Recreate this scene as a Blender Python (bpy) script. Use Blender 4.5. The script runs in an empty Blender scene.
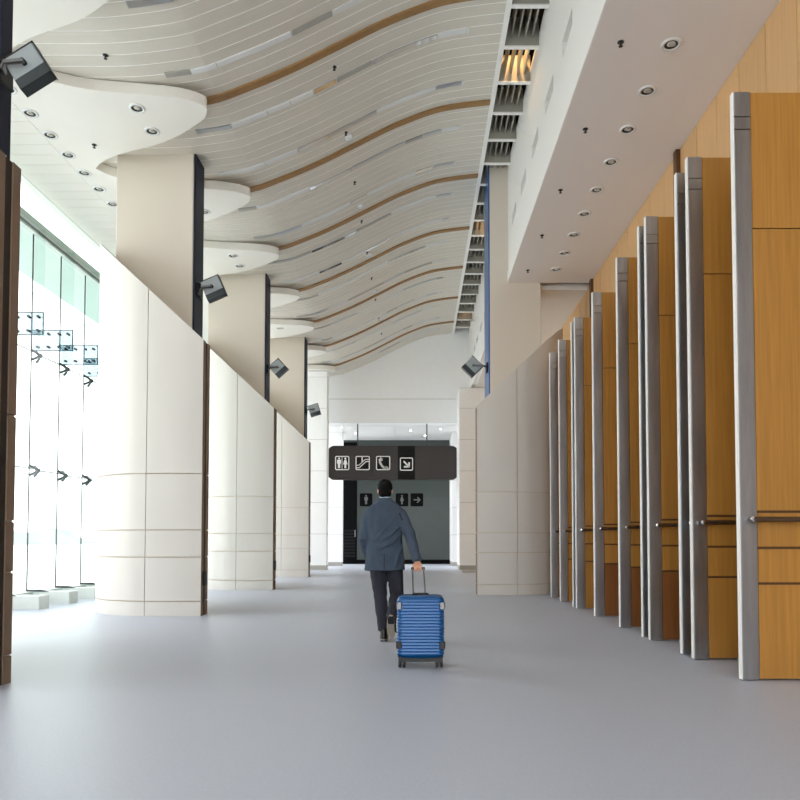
import bpy, math, random
from mathutils import Vector, Matrix
random.seed(7)
PI = math.pi
scn = bpy.context.scene
COL = scn.collection
# ------------------------------------------------------------------ camera, world, exposure
cd = bpy.data.cameras.new('camera'); cam = bpy.data.objects.new('camera', cd); COL.objects.link(cam)
cam.location = (0, 0, 1.06); cam.rotation_euler = (math.radians(92.0), 0, 0)
cd.sensor_fit = 'HORIZONTAL'; cd.sensor_width = 36.0; cd.lens = 700 / 800 * 36.0
cd.shift_x = -18 / 800; cd.shift_y = (140 - 700 * math.tan(math.radians(2.0))) / 800
cd.clip_start = 0.05; cd.clip_end = 2000
scn.camera = cam
w = bpy.data.worlds.new('overcast_sky'); scn.world = w; w.use_nodes = True
bg = w.node_tree.nodes['Background']
bg.inputs[0].default_value = (0.985, 0.99, 1.0, 1); bg.inputs[1].default_value = 1.5
vs = scn.view_settings
vs.view_transform = 'Standard'; vs.look = 'None'; vs.gamma = 1.0; vs.use_curve_mapping = False
vs.exposure = 1.52
scn.cycles.diffuse_bounces = 8; scn.cycles.max_bounces = 14; scn.cycles.transparent_max_bounces = 24

# ------------------------------------------------------------------ materials
def lin(c):
    return tuple(((v / 255) / 12.92 if v / 255 <= 0.04045 else ((v / 255 + 0.055) / 1.055) ** 2.4) for v in c)
MATS = {}
def mat(name, rgb, rough=0.6, metal=0.0, var=0.0, scale=(8, 8, 8), bump=0.0, bscale=None, spec=0.5, emit=None, estr=0.0,
        coat=0.0, objvar=0.0, detail=3.0):
    m = bpy.data.materials.new(name); m.use_nodes = True
    nt = m.node_tree; b = nt.nodes['Principled BSDF']; L = nt.links
    c = lin(rgb)
    b.inputs['Base Color'].default_value = (*c, 1); b.inputs['Roughness'].default_value = rough
    b.inputs['Metallic'].default_value = metal; b.inputs['Specular IOR Level'].default_value = spec
    b.inputs['Coat Weight'].default_value = coat
    if emit:
        b.inputs['Emission Color'].default_value = (*lin(emit), 1); b.inputs['Emission Strength'].default_value = estr
    if var or bump or objvar:
        tc = nt.nodes.new('ShaderNodeTexCoord'); mp = nt.nodes.new('ShaderNodeMapping')
        mp.inputs['Scale'].default_value = scale; L.new(tc.outputs['Object'], mp.inputs[0])
        nz = nt.nodes.new('ShaderNodeTexNoise'); nz.inputs['Detail'].default_value = detail; nz.inputs['Scale'].default_value = 1.0
        oi = nt.nodes.new('ShaderNodeObjectInfo')
        ad = nt.nodes.new('ShaderNodeVectorMath'); ad.operation = 'ADD'
        sc_ = nt.nodes.new('ShaderNodeVectorMath'); sc_.operation = 'SCALE'; sc_.inputs[0].default_value = (13, 7, 11)
        L.new(oi.outputs['Random'], sc_.inputs['Scale']); L.new(mp.outputs[0], ad.inputs[0]); L.new(sc_.outputs[0], ad.inputs[1])
        L.new(ad.outputs[0], nz.inputs['Vector'])
        hs = nt.nodes.new('ShaderNodeHueSaturation'); hs.inputs['Color'].default_value = (*c, 1)
        mr = nt.nodes.new('ShaderNodeMapRange'); mr.inputs[1].default_value = 0.3; mr.inputs[2].default_value = 0.7
        mr.inputs[3].default_value = 1 - var; mr.inputs[4].default_value = 1 + var
        L.new(nz.outputs['Fac'], mr.inputs[0])
        mr2 = nt.nodes.new('ShaderNodeMapRange'); mr2.inputs[3].default_value = 1 - objvar; mr2.inputs[4].default_value = 1 + objvar
        L.new(oi.outputs['Random'], mr2.inputs[0])
        mu = nt.nodes.new('ShaderNodeMath'); mu.operation = 'MULTIPLY'; L.new(mr.outputs[0], mu.inputs[0]); L.new(mr2.outputs[0], mu.inputs[1])
        L.new(mu.outputs[0], hs.inputs['Value']); L.new(hs.outputs[0], b.inputs['Base Color'])
        if bump:
            bp = nt.nodes.new('ShaderNodeBump'); bp.inputs['Strength'].default_value = bump; bp.inputs['Distance'].default_value = 0.01
            src = nz
            if bscale:
                src = nt.nodes.new('ShaderNodeTexNoise'); src.inputs['Scale'].default_value = bscale; src.inputs['Detail'].default_value = 2
                L.new(tc.outputs['Object'], src.inputs['Vector'])
            L.new(src.outputs['Fac'], bp.inputs['Height']); L.new(bp.outputs[0], b.inputs['Normal'])
    MATS[name] = m
    return m
def glass(name, tint, refl=0.08):
    m = bpy.data.materials.new(name); m.use_nodes = True; nt = m.node_tree; nt.nodes.clear()
    o = nt.nodes.new('ShaderNodeOutputMaterial'); tr = nt.nodes.new('ShaderNodeBsdfTransparent'); gl = nt.nodes.new('ShaderNodeBsdfGlossy')
    tr.inputs[0].default_value = (*tint, 1); gl.inputs['Roughness'].default_value = 0.02
    lw = nt.nodes.new('ShaderNodeLayerWeight'); pw = nt.nodes.new('ShaderNodeMath'); pw.operation = 'POWER'; pw.inputs[1].default_value = 5
    nt.links.new(lw.outputs['Facing'], pw.inputs[0]); fr = nt.nodes.new('ShaderNodeMath'); fr.operation = 'MULTIPLY_ADD'; nt.links.new(pw.outputs[0], fr.inputs[0])
    fr.inputs[1].default_value = .5; fr.inputs[2].default_value = .03
    mx = nt.nodes.new('ShaderNodeMixShader'); nt.links.new(fr.outputs[0], mx.inputs[0])
    nt.links.new(tr.outputs[0], mx.inputs[1]); nt.links.new(gl.outputs[0], mx.inputs[2]); nt.links.new(mx.outputs[0], o.inputs[0])
    MATS[name] = m; return m
mat('floor', (180, 186, 199), 0.42, var=0.05, scale=(60, 60, 60), bump=0.02, bscale=180, spec=0.45, detail=6)
mat('clad', (208, 204, 197), 0.55, var=0.02, scale=(1.5, 1.5, .6), objvar=0.015)
mat('clad_core', (196, 182, 162), 0.8)
mat('clad_edge', (134, 112, 92), 0.6, var=0.05)
mat('groove', (52, 44, 38), 0.7)
mat('plaster', (232, 229, 222), 0.75, var=0.012, scale=(2, 2, 2))
mat('pillar', (214, 205, 192), 0.7, var=0.015, scale=(1, 1, .5))
mat('navy', (16, 26, 50), 0.5, spec=0.25)
mat('blue_strip', (40, 90, 150), 0.3, spec=0.6)
mat('plank', (211, 206, 195), 0.5, var=0.02, scale=(2, 20, 2), objvar=0.02)
mat('plank_back', (250, 249, 245), 0.6)
mat('white', (238, 237, 233), 0.6)
mat('soffit_r', (233, 227, 223), 0.75)
mat('strip_wood', (150, 114, 68), 0.5, var=0.12, scale=(3, 40, 40))
mat('chrome', (215, 218, 222), 0.1, 1.0)
mat('alu', (190, 194, 198), 0.32, 1.0)
mat('alu_dark', (120, 122, 126), 0.3, 1.0)
mat('gloss_white', (226, 228, 228), 0.25)
mat('grey_seg', (164, 162, 156), 0.35)
mat('wood_fin', (170, 121, 52), 0.42, var=0.13, scale=(38, 38, 1.3), bump=0.04, objvar=0.04, detail=5)
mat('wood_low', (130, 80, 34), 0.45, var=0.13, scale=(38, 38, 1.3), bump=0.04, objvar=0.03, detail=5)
mat('wood_wall', (206, 164, 114), 0.5, var=0.06, scale=(1.0, 26, 1.2), objvar=0.05, detail=5)
mat('wood_dark', (88, 56, 26), 0.6)
mat('steel', (168, 171, 175), 0.34, 1.0, var=0.16, scale=(14, 14, 1.6), detail=5)
mat('rail', (108, 96, 84), 0.35, 0.9)
mat('dark_metal', (34, 36, 38), 0.45, 0.3)
mat('void', (8, 8, 9), 0.95)
mat('beam_grey', (160, 157, 146), 0.7)
mat('lamp_amber', (255, 180, 90), 0.5, emit=(255, 176, 92), estr=9)
mat('lamp_cool', (255, 250, 240), 0.5, emit=(255, 250, 240), estr=5)
mat('lamp_glass', (176, 172, 160), 0.2)
mat('spot_light', (160, 168, 172), 0.45, 0.1)
mat('spot_dark', (62, 68, 72), 0.3, 0.4)
mat('sign', (42, 34, 32), 0.4, var=0.05)
mat('sign_dark', (20, 20, 21), 0.6, spec=0.2)
mat('sign_white', (250, 248, 244), 0.5)
mat('dim_white', (96, 100, 98), 0.5)
mat('endwall', (244, 245, 245), 0.6, var=0.01)
mat('plinth', (170, 168, 160), 0.6)
mat('lobby_dark', (64, 72, 70), 0.35, var=0.03, scale=(2, 2, 2))
mat('black', (7, 8, 9), 0.8, spec=0.1)
mat('sill', (206, 212, 208), 0.6, var=0.03)
mat('canopy', (190, 204, 198), 0.7)
mat('hill', (130, 140, 136), 0.9, var=0.1, scale=(.05, .05, .05))
mat('water', (226, 230, 228), 0.8)
mat('skin', (214, 160, 132), 0.5, var=0.04, scale=(30, 30, 30))
mat('hair', (9, 8, 8), 0.7, spec=0.15, var=0.2, scale=(80, 80, 25), bump=0.4)
mat('jacket', (67, 79, 94), 0.85, var=0.06, scale=(12, 12, 9), bump=0.25, bscale=14, spec=0.2)
mat('seam', (30, 38, 50), 0.9)
mat('shirt', (196, 212, 230), 0.7)
mat('trousers', (50, 51, 60), 0.8, var=0.08, scale=(14, 14, 8), bump=0.25, bscale=16, spec=0.2)
mat('shoe', (24, 22, 22), 0.35)
mat('sole', (150, 142, 130), 0.7)
mat('eye', (240, 238, 232), 0.2)
mat('lip', (170, 100, 90), 0.5)
mat('case_blue', (0, 80, 140), 0.34, 0.2, coat=0.3)
mat('case_edge', (30, 44, 92), 0.4)
mat('case_black', (24, 25, 28), 0.45)
mat('tire', (38, 37, 37), 0.6)
glass('glass_pane', (0.975, 0.985, 0.982)); glass('glass_fin', (0.93, 0.965, 0.955)); glass('glass_plate', (0.76, 0.80, 0.82))

# ------------------------------------------------------------------ mesh helpers
class MB:
    def __init__(s): s.v = []; s.f = []; s.m = []; s.mi = 0
    def add(s, vs, fs):
        o = len(s.v); s.v += [tuple(p) for p in vs]; s.f += [tuple(i + o for i in f) for f in fs]; s.m += [s.mi] * len(fs); return s
    def box(s, x0, x1, y0, y1, z0, z1):
        return s.add([(x0, y0, z0), (x1, y0, z0), (x1, y1, z0), (x0, y1, z0), (x0, y0, z1), (x1, y0, z1), (x1, y1, z1), (x0, y1, z1)],
                     [(3, 2, 1, 0), (4, 5, 6, 7), (0, 1, 5, 4), (1, 2, 6, 5), (2, 3, 7, 6), (3, 0, 4, 7)])
    def bbox(s, x0, x1, y0, y1, z0, z1, b=0.004):     # chamfered box (edges of the Z prism)
        p = [(x0 + b, y0), (x1 - b, y0), (x1, y0 + b), (x1, y1 - b), (x1 - b, y1), (x0 + b, y1), (x0, y1 - b), (x0, y0 + b)]
        return s.prism(p, z0, z1)
    def prism(s, poly, z0, z1):
        n = len(poly); a = sum(poly[i][0] * poly[(i + 1) % n][1] - poly[(i + 1) % n][0] * poly[i][1] for i in range(n))
        if a < 0: poly = poly[::-1]
        f0 = z0 if callable(z0) else (lambda p: z0); f1 = z1 if callable(z1) else (lambda p: z1)
        vs = [(p[0], p[1], f0(p)) for p in poly] + [(p[0], p[1], f1(p)) for p in poly]
        return s.add(vs, [tuple(range(n))[::-1], tuple(range(n, 2 * n))] + [(i, (i + 1) % n, n + (i + 1) % n, n + i) for i in range(n)])
    def prism_xz(s, poly, y0, y1):                     # polygon in XZ, extruded along Y
        n = len(poly); a = sum(poly[i][0] * poly[(i + 1) % n][1] - poly[(i + 1) % n][0] * poly[i][1] for i in range(n))
        if a < 0: poly = poly[::-1]
        vs = [(p[0], y0, p[1]) for p in poly] + [(p[0], y1, p[1]) for p in poly]
        return s.add(vs, [tuple(range(n)), tuple(range(n, 2 * n))[::-1]] + [(i, n + i, n + (i + 1) % n, (i + 1) % n) for i in range(n)])
    def rings(s, R, cap=True):
        n = len(R[0]); o = []
        vs = [p for r in R for p in r]
        fs = [(k * n + i, k * n + (i + 1) % n, (k + 1) * n + (i + 1) % n, (k + 1) * n + i) for k in range(len(R) - 1) for i in range(n)]
        if cap: fs += [tuple(range(n))[::-1], tuple((len(R) - 1) * n + i for i in range(n))]
        return s.add(vs, fs)
    def tube(s, pts, rad, n=10, cap=True, flat=None):
        pts = [Vector(p) for p in pts]
        if not isinstance(rad, (list, tuple)): rad = [rad] * len(pts)
        R = []; ref = None
        for i, p in enumerate(pts):
            t = (pts[min(i + 1, len(pts) - 1)] - pts[max(i - 1, 0)]).normalized()
            if ref is None: ref = Vector((1, 0, 0)) if abs(t.x) < .8 else Vector((0, 1, 0))
            u = (ref - t * ref.dot(t)).normalized(); v = t.cross(u); ref = u
            k = flat or 1
            R.append([p + (u * math.cos(2 * PI * j / n) + v * k * math.sin(2 * PI * j / n)) * rad[i] for j in range(n)])
        return s.rings(R, cap)
    def cyl(s, a, b, r, n=12): return s.tube([a, b], r, n)
    def lathe(s, prof, c=(0, 0, 0), n=20):              # (r, z) profile about Z
        R = [[(c[0] + r * math.cos(2 * PI * j / n), c[1] + r * math.sin(2 * PI * j / n), c[2] + z) for j in range(n)] for r, z in prof]
        return s.rings(R, False)
    def ell(s, c, r, n=16, m=10, rot=None):
        R = []
        for k in range(1, m):
            a = PI * k / m - PI / 2
            R.append([(math.cos(a) * math.cos(2 * PI * j / n), math.cos(a) * math.sin(2 * PI * j / n), math.sin(a)) for j in range(n)])
        f = lambda p: Vector(c) + (rot @ Vector((p[0] * r[0], p[1] * r[1], p[2] * r[2])) if rot else Vector((p[0] * r[0], p[1] * r[1], p[2] * r[2])))
        R = [[f(p) for p in q] for q in R]
        return s.rings(R, True)
    def mesh(s, name, mats, smooth=False):
        me = bpy.data.meshes.new(name); me.from_pydata(s.v, [], s.f); me.update()
        for m_ in (mats if isinstance(mats, (list, tuple)) else [mats]): me.materials.append(MATS[m_])
        me.polygons.foreach_set('material_index', s.m)
        if smooth:
            me.polygons.foreach_set('use_smooth', [True] * len(me.polygons))
        return me
    def build(s, name, mats, parent=None, loc=(0, 0, 0), smooth=False):
        o = bpy.data.objects.new(name, s.mesh(name, mats, smooth)); COL.objects.link(o)
        o.location = loc
        if parent: o.parent = parent
        return o
def smooth_angle(o, deg=40):
    me = o.data
    me.polygons.foreach_set('use_smooth', [True] * len(me.polygons))
    me.set_sharp_from_angle(angle=math.radians(deg))
    return o
def inst(name, me, parent=None, loc=(0, 0, 0), rot=None):
    o = bpy.data.objects.new(name, me); COL.objects.link(o); o.location = loc
    if rot: o.rotation_euler = rot
    if parent: o.parent = parent
    return o
def tag(o, label=None, cat=None, group=None, kind=None):
    if label: o['label'] = label
    if cat: o['category'] = cat
    if group: o['group'] = group
    if kind: o['kind'] = kind
    return o
def thing(name, loc, label, cat, group=None):
    o = bpy.data.objects.new(name, None); COL.objects.link(o); o.location = loc; o.empty_display_size = .1
    return tag(o, label, cat, group)
def struct(o, label, cat):
    return tag(o, label, cat, kind='structure')
def copy_tree(o, parent=None, loc=None):
    c = o.copy(); COL.objects.link(c); c.parent = parent
    if loc is not None: c.location = loc
    for ch in o.children: copy_tree(ch, c)
    return c
def pchip(xs, ys):
    n = len(xs); d = [(ys[i + 1] - ys[i]) / (xs[i + 1] - xs[i]) for i in range(n - 1)]
    m = [d[0]] + [0 if d[i - 1] * d[i] <= 0 else 2 * d[i - 1] * d[i] / (d[i - 1] + d[i]) for i in range(1, n - 1)] + [d[-1]]
    def f(x):
        x = min(max(x, xs[0]), xs[-1]); i = 0
        while i < n - 2 and x > xs[i + 1]: i += 1
        h = xs[i + 1] - xs[i]; t = (x - xs[i]) / h
        return (2*t**3-3*t*t+1)*ys[i] + (t**3-2*t*t+t)*h*m[i] + (-2*t**3+3*t*t)*ys[i+1] + (t**3-t*t)*h*m[i+1]
    return f
def ordinal(i): return ['first', 'second', 'third', 'fourth', 'fifth', 'sixth', 'seventh', 'eighth', 'ninth', 'tenth', 'eleventh', 'twelfth', 'thirteenth', 'fourteenth', 'fifteenth', 'sixteenth'][i]
def rrect(x0, x1, z0, z1, r, n=6):
    p = []
    for cx, cz, a0 in ((x1 - r, z0 + r, -PI / 2), (x1 - r, z1 - r, 0), (x0 + r, z1 - r, PI / 2), (x0 + r, z0 + r, PI)):
        for i in range(n + 1):
            a = a0 + PI / 2 * i / n; p.append((cx + r * math.cos(a), cz + r * math.sin(a)))
    return p

BACK = -7.0; ENDY = 26.5
# ------------------------------------------------------------------ floor, walls, ceilings
struct(MB().box(-6.75, 4.0, BACK, 31.2, -.15, 0).build('floor', 'floor'), 'smooth speckled grey floor of the concourse', 'floor')
struct(MB().box(3.72, 3.95, BACK, ENDY, 0, 9.9).build('wall_right', 'wood_dark'), 'wood panelled wall behind the row of fins', 'wall')
wr = bpy.data.objects['wall_right']
pm = MB().bbox(0, .03, .006, .604, 0, 6.555, .005).mesh('wall_panel', 'wood_wall')
for k in range(36): inst('wall_panel', pm, wr, (3.69, 3.6 + k * .61, 0))
pm = MB().bbox(-.05, .04, -.06, .06, 0, 6.555, .006).mesh('wall_post', 'wood_dark')
for y in (4.62, 9.72, 14.6): inst('wall_post', pm, wr, (3.68, y, 0))

# right soffit with its fascia
sr = MB().box(1.925, 3.95, BACK, 14.8, 6.56, 6.70).build('ceiling_right', 'soffit_r'); struct(sr, 'flat pale soffit with downlights over the wood fins', 'ceiling')
s2 = MB(); s2.box(2.64, 3.95, 15.05, ENDY, 6.5, 6.64); s2.box(2.06, 2.64, 15.85, ENDY, 6.5, 6.64); s2.box(2.64, 3.95, 14.8, 15.05, 6.9, 7.0)
struct(s2.build('ceiling_side', 'white'), 'white soffit beyond the right column', 'ceiling')
gr = MB()
for k in range(9): gr.box(2.66 + k * .04, 2.68 + k * .04, 14.83, 15.03, 6.62, 6.66)
gr.build('grille', 'strip_wood', bpy.data.objects['ceiling_side'])
SL = [7.28 + 1.25 * k for k in range(-8, 16)]
fa = MB()
zt = 9.15
fa.box(1.93, 2.05, BACK, ENDY, 6.58, 7.50); fa.box(1.915, 1.935, BACK, 14.8, 6.565, 6.8); fa.box(1.93, 2.05, BACK, ENDY, 7.72, zt)
yy = BACK
for y in SL:
    if y < BACK + .2: continue
    if y + .62 > ENDY: break
    fa.box(1.93, 2.05, yy, y, 7.50, 7.72); yy = y + .62
fa.box(1.93, 2.05, yy, ENDY, 7.50, 7.72)
fo = struct(fa.build('trim_fascia', 'white'), 'tall white fascia with slots above the right soffit', 'trim')
rm = MB(); rm.box(.06, .075, 0, .62, -.11, .11); rm = rm.mesh('slot_back', 'grey_seg')
for y in SL:
    if y > 4: inst('slot_back', rm, fo, (1.955, y, 7.61))

# wavy main ceiling
prof = pchip([-6.6, -5.0, -4.0, -3.0, -2.4, -1.76, -1.13, -.32, .49, 1.30, 1.36], [7.31, 7.27, 7.27, 7.37, 7.58, 7.86, 8.18, 8.58, 8.86, 8.97, 8.975])
def sheet(mb, x0, x1, y0, y1, t, off, n=40):
    xs = [x0 + (x1 - x0) * i / n for i in range(n + 1)]
    R = []
    for x in xs:
        z = prof(x) + off
        R.append([(x, y0, z), (x, y1, z), (x, y1, z + t), (x, y0, z + t)])
    return mb.rings(R)
ce = sheet(MB(), -6.6, 1.36, BACK, ENDY, .1, -.004).build('ceiling', 'plank_back'); struct(ce, 'wavy ceiling of narrow cross boards', 'ceiling')
PIT = 2.54 / 12
pk = sheet(MB(), -5.9, 1.30, 0.010, PIT - .010, .02, -.008).mesh('ceiling_board', 'plank')
y = 9.81 - PIT * 30
while y < ENDY - .1:
    inst('ceiling_board', pk, ce, (0, y, 0)); y += PIT
struct(MB().box(1.30, 1.38, BACK, ENDY, 8.93, 9.02).build('trim_1', 'white'), 'white edge trim beside the open grille', 'trim')
struct(MB().box(-6.75, 4.0, BACK, ENDY + .5, 9.9, 10.0).build('ceiling_top', 'void'), 'dark roof void above the grille', 'ceiling')
STR = [9.81 + 2.54 * k for k in range(0, 7)]
sm_ = sheet(MB(), -3.6, 1.30, -.064, .064, .05, -.04).mesh('wood_strip', 'strip_wood')
for k, y in enumerate(STR):
    if y < 6: continue
    o = inst('wood_strip', sm_, None, (0, y, 0))
    if k == 0: nm = 'curved brown wood strip across the wavy ceiling, nearest the camera'
    elif k == len(STR) - 1: nm = 'curved brown wood strip across the wavy ceiling, farthest one, by the end wall'
    else: nm = 'curved brown wood strip across the wavy ceiling, %s from the camera' % ordinal(k)
    tag(o, nm, 'wood strip', 'wood strips on the ceiling')
segm = ['gloss_white', 'chrome', 'alu', 'gloss_white', 'grey_seg']
k = 0
for y0 in [9.81 - 2.54] + STR:
    for ph in (.27, .755):
        y = y0 + ph * 2.54
        if y < 7.5 or y > ENDY - .3: continue
        t = thing('slot_diffuser', (0, y, 0), 'shiny linear air slot in the wavy ceiling, %s from the camera' % ordinal(k), 'air slot', 'linear air slots'); k += 1
        x = -3.4; xe = .75
        i = random.randrange(5)
        while x < xe - .05:
            L = min(random.choice((.35, .55, .8, 1.0)), xe - x)
            sheet(MB(), x + .008, x + L - .008, -.045, .045, .03, -.022 - .004 * (i % 2), 8).build('slot_segment', segm[i], t)
            x += L; i = (i + random.choice((1, 2, 3))) % 5
        sheet(MB(), xe, xe + .03, -.06, .06, .03, -.03, 2).build('end_cap', 'gloss_white', t)

# scalloped left soffit
ph = [-.93, -.72, -.52, -.38, -.31, -.22, -.11, 0, .2, .42, .86, 1.22, 1.45, 1.61]
pv = [-5.25, -5.1, -4.75, -4.35, -3.85, -3.3, -3.06, -2.96, -3.03, -3.25, -3.88, -4.75, -5.1, -5.25]
scf = pchip(ph, pv)
def edge_x(y):
    p = (y - 9.58 + .93) % 2.54 - .93
    return scf(p)
N = 1100
ys = [BACK + (ENDY - BACK) * i / N for i in range(N + 1)]
so = MB()
so.rings([[(-6.7, y, 7.10), (edge_x(y), y, 7.10), (edge_x(y), y, 7.25), (-6.7, y, 7.25)] for y in ys])
so = so.build('ceiling_left', 'plaster'); struct(so, 'white scalloped soffit along the glass wall', 'ceiling')
bm_ = MB().bbox(-6.53, -5.60, .005, .285, 7.0955, 7.0995, .002).mesh('soffit_board', 'plaster')
for k in range(50): inst('soffit_board', bm_, so, (0, 7 + k * .29, 0))

# open grille between the ceiling and fascia
lv = thing('ceiling_grille', (1.38, 8.1, 8.93), 'open slatted grille strip along the ceiling edge', 'grille')
Y0 = 7.45; DY = .865
bmesh_ = MB().box(0, .55, -.025, .025, 0, .46).mesh('cross_beam', 'beam_grey')
bb = MB().box(0, .55, -.035, .035, -.02, 0).mesh('beam_edge', 'white')
fm = MB().box(-.011, .011, .03, DY - .03, .13, .38).mesh('grille_fin', 'beam_grey')
for k in range(22):
    y = Y0 + k * DY - 8.1
    b_ = inst('cross_beam', bmesh_, lv, (0, y, 0)); inst('beam_edge', bb, b_)
    if k < 21:
        for j in range(4): inst('grille_fin', fm, lv, (.11 + j * .11, y, 0))
MB().box(-.1, .7, -1.2, 17.6, .9, .93).build('backing', 'void', lv)
for y in (11.45, 17.4, 24.6):
    t = thing('grille_lamp', (1.655, y, 9.68), {11.45: 'amber lamp glowing inside the ceiling grille, nearest one', 17.4: 'amber lamp glowing inside the ceiling grille beside the right pillar', 24.6: 'amber lamp glowing inside the ceiling grille near the end wall'}[y], 'lamp', 'grille lamps')
    MB().lathe([(.0, .1), (.07, .1), (.09, 0), (.08, 0), (.06, .08), (0, .085)], n=16).build('reflector', 'alu', t)
    MB().ell((0, 0, .03), (.045, .045, .04)).build('bulb', 'lamp_amber', t, smooth=True)
    ld = bpy.data.lights.new('amber_light', 'SPOT'); lo = bpy.data.objects.new('amber_light', ld); COL.objects.link(lo)
    ld.spot_size = math.radians(105); ld.spot_blend = .4; ld.energy = 26 if y < 12 else 9; ld.color = (1, .58, .25); ld.shadow_soft_size = .04
    lo.location = (0, 0, -.02); lo.parent = t

# ------------------------------------------------------------------ end wall and lobby
we = struct(MB().box(-3.9, 3.9, ENDY + .02, ENDY + .4, 5.52, 9.6).build('wall_end', 'plinth'), 'white end wall above the lobby opening', 'wall')
MB().box(-3.9, 3.9, ENDY, ENDY + .42, 5.51, 6.42).build('wall_panel', 'endwall', we); MB().box(-3.9, 3.9, ENDY, ENDY + .1, 6.44, 9.6).build('wall_panel', 'endwall', we)
def pier(name, x0, x1, y0, y1, z1, label):
    r = thing(name, (x0, y0, 0), label, 'pier'); r['kind'] = 'structure'
    MB().box(.01, x1 - x0 - .01, .01, y1 - y0, 0, z1).build('pier_core', 'plinth', r)
    MB().box(-.01, x1 - x0 + .01, -.015, .1, 0, .15).build('base', 'plinth', r)
    z = .16
    while z < z1 - .05:
        zz = min(z + 1.12, z1); MB().box(0, x1 - x0, 0, y1 - y0, z, zz - .012).build('panel', 'endwall', r); z = zz
    return r
pier('wall_pier_left', -3.9, -3.25, 24.8, 25.4, 7.09, 'white panelled pier left of the lobby opening')
pier('wall_pier_right', 1.47, 3.68, 24.8, ENDY - .01, 6.49, 'white panelled pier right of the lobby opening')
pier('wall_jamb_left', -4.2, -3.1, 28.6, 29.0, 5.5, 'white lobby jamb behind the left end of the sign')
pier('wall_jamb_right', 1.40, 2.6, 28.6, 31.0, 5.5, 'white lobby jamb behind the right end of the sign')
struct(MB().box(-6.75, -3.91, ENDY, ENDY + .3, 0, 9.9).build('wall_end_left', 'endwall'), 'white wall at the far end behind the left columns', 'wall')
lc = struct(MB().box(-4.2, 2.6, ENDY + .42, 31.2, 5.51, 5.6).build('ceiling_lobby', 'white'), 'white lobby ceiling beyond the opening', 'ceiling')
for k in range(4): MB().box(-4.1 + k * 1.6, -2.53 + k * 1.6, ENDY + .5, 31.0, 5.496, 5.508).build('ceiling_panel', 'white', lc)
for x, y in ((-3.0, 27.4), (-2.6, 28.9), (-.3, 28.2), (.3, 29.6), (.9, 27.8)):
    t = thing('lobby_downlight', (x, y, 5.49), 'small downlight in the lobby ceiling %s' % {-3.0: 'at far left', -2.6: 'behind the left end of the sign', -.3: 'left of middle', .3: 'near the dark wall', .9: 'at right'}[x], 'downlight', 'lobby downlights')
    MB().lathe([(.0, .004), (.05, .004), (.06, 0), (.1, -.004), (.1, .004)], n=14).build('ring', 'alu', t)
    MB().ell((0, 0, 0), (.045, .045, .02), 10, 6).build('bulb', 'lamp_cool', t)
    ld = bpy.data.lights.new('downlight_beam', 'SPOT'); lo = bpy.data.objects.new('downlight_beam', ld); COL.objects.link(lo)
    ld.energy = 38; ld.color = (1, .97, .92); ld.spot_size = math.radians(130); ld.spot_blend = .8; ld.shadow_soft_size = .05; lo.location = (0, 0, -.04); lo.parent = t
wb = struct(MB().box(-3.4, 1.42, 31.0, 31.2, 0, 5.5).build('wall_back', 'lobby_dark'), 'dark grey lobby wall under the hanging sign', 'wall')
for i, (a, b_) in enumerate(((-2.69, -1.35), (-1.345, 0), (.005, 1.39))):
    for z0, z1 in ((.2, 1.5), (1.51, 2.9), (2.91, 4.2), (4.21, 5.45)): MB().box(a, b_, 30.985, 31.0, z0, z1).build('wall_panel', 'lobby_dark', wb)
MB().box(-2.7, 1.4, 30.95, 31.0, 0, .19).build('skirting', 'black', wb)
dr = struct(MB().box(-3.38, -2.70, 30.97, 30.995, 0, 5.4).build('door_1', 'black'), 'tall black doorway panel at the left of the lobby wall', 'door')
for k in range(9): MB().box(-3.3, -2.78, 30.955, 30.97, .3 + k * .14, .4 + k * .14).build('door_slat', 'sign_dark', dr)
MB().cyl((-2.78, 30.93, 1.2), (-2.78, 30.93, 1.5), .012).build('door_handle', 'alu', dr)
t = thing('floor_grate', (1.45, 22.9, 0), 'metal framed floor grate beside the right column base', 'grate')
g = MB(); g.box(0, .62, 0, .05, 0, .03); g.box(0, .62, 1.7, 1.75, 0, .03); g.box(0, .05, .05, 1.7, 0, .03); g.box(.57, .62, .05, 1.7, 0, .03); g.build('frame', 'plinth', t)
MB().box(.05, .57, .05, 1.7, 0, .012).build('mat', 'grey_seg', t)

# ------------------------------------------------------------------ pictograms
def ring_frame(mb, x0, x1, z0, z1, r, wd, y0, y1):
    a = rrect(x0, x1, z0, z1, r); b = rrect(x0 + wd, x1 - wd, z0 + wd, z1 - wd, max(r - wd, .005)); n = len(a)
    vs = [(p[0], y0, p[1]) for p in a] + [(p[0], y0, p[1]) for p in b] + [(p[0], y1, p[1]) for p in a] + [(p[0], y1, p[1]) for p in b]
    fs = []
    for i in range(n):
        j = (i + 1) % n
        fs += [(i, j, n + j, n + i), (2*n + j, 2*n + i, 3*n + i, 3*n + j), (i, 2*n + i, 2*n + j, j), (n + j, 3*n + j, 3*n + i, n + i)]
    mb.add(vs, fs)
def circ(cx, cz, r, n=14): return [(cx + r * math.cos(2 * PI * i / n), cz + r * math.sin(2 * PI * i / n)) for i in range(n)]
def stroke(mb, pts, wd, y0, y1):
    for (a, b) in zip(pts, pts[1:]):
        dx, dz = b[0] - a[0], b[1] - a[1]; L = math.hypot(dx, dz); nx, nz = -dz / L * wd / 2, dx / L * wd / 2
        mb.prism_xz([(a[0] + nx, a[1] + nz), (b[0] + nx, b[1] + nz), (b[0] - nx, b[1] - nz), (a[0] - nx, a[1] - nz)], y0, y1)
        mb.prism_xz(circ(b[0], b[1], wd / 2, 10), y0, y1)
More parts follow.
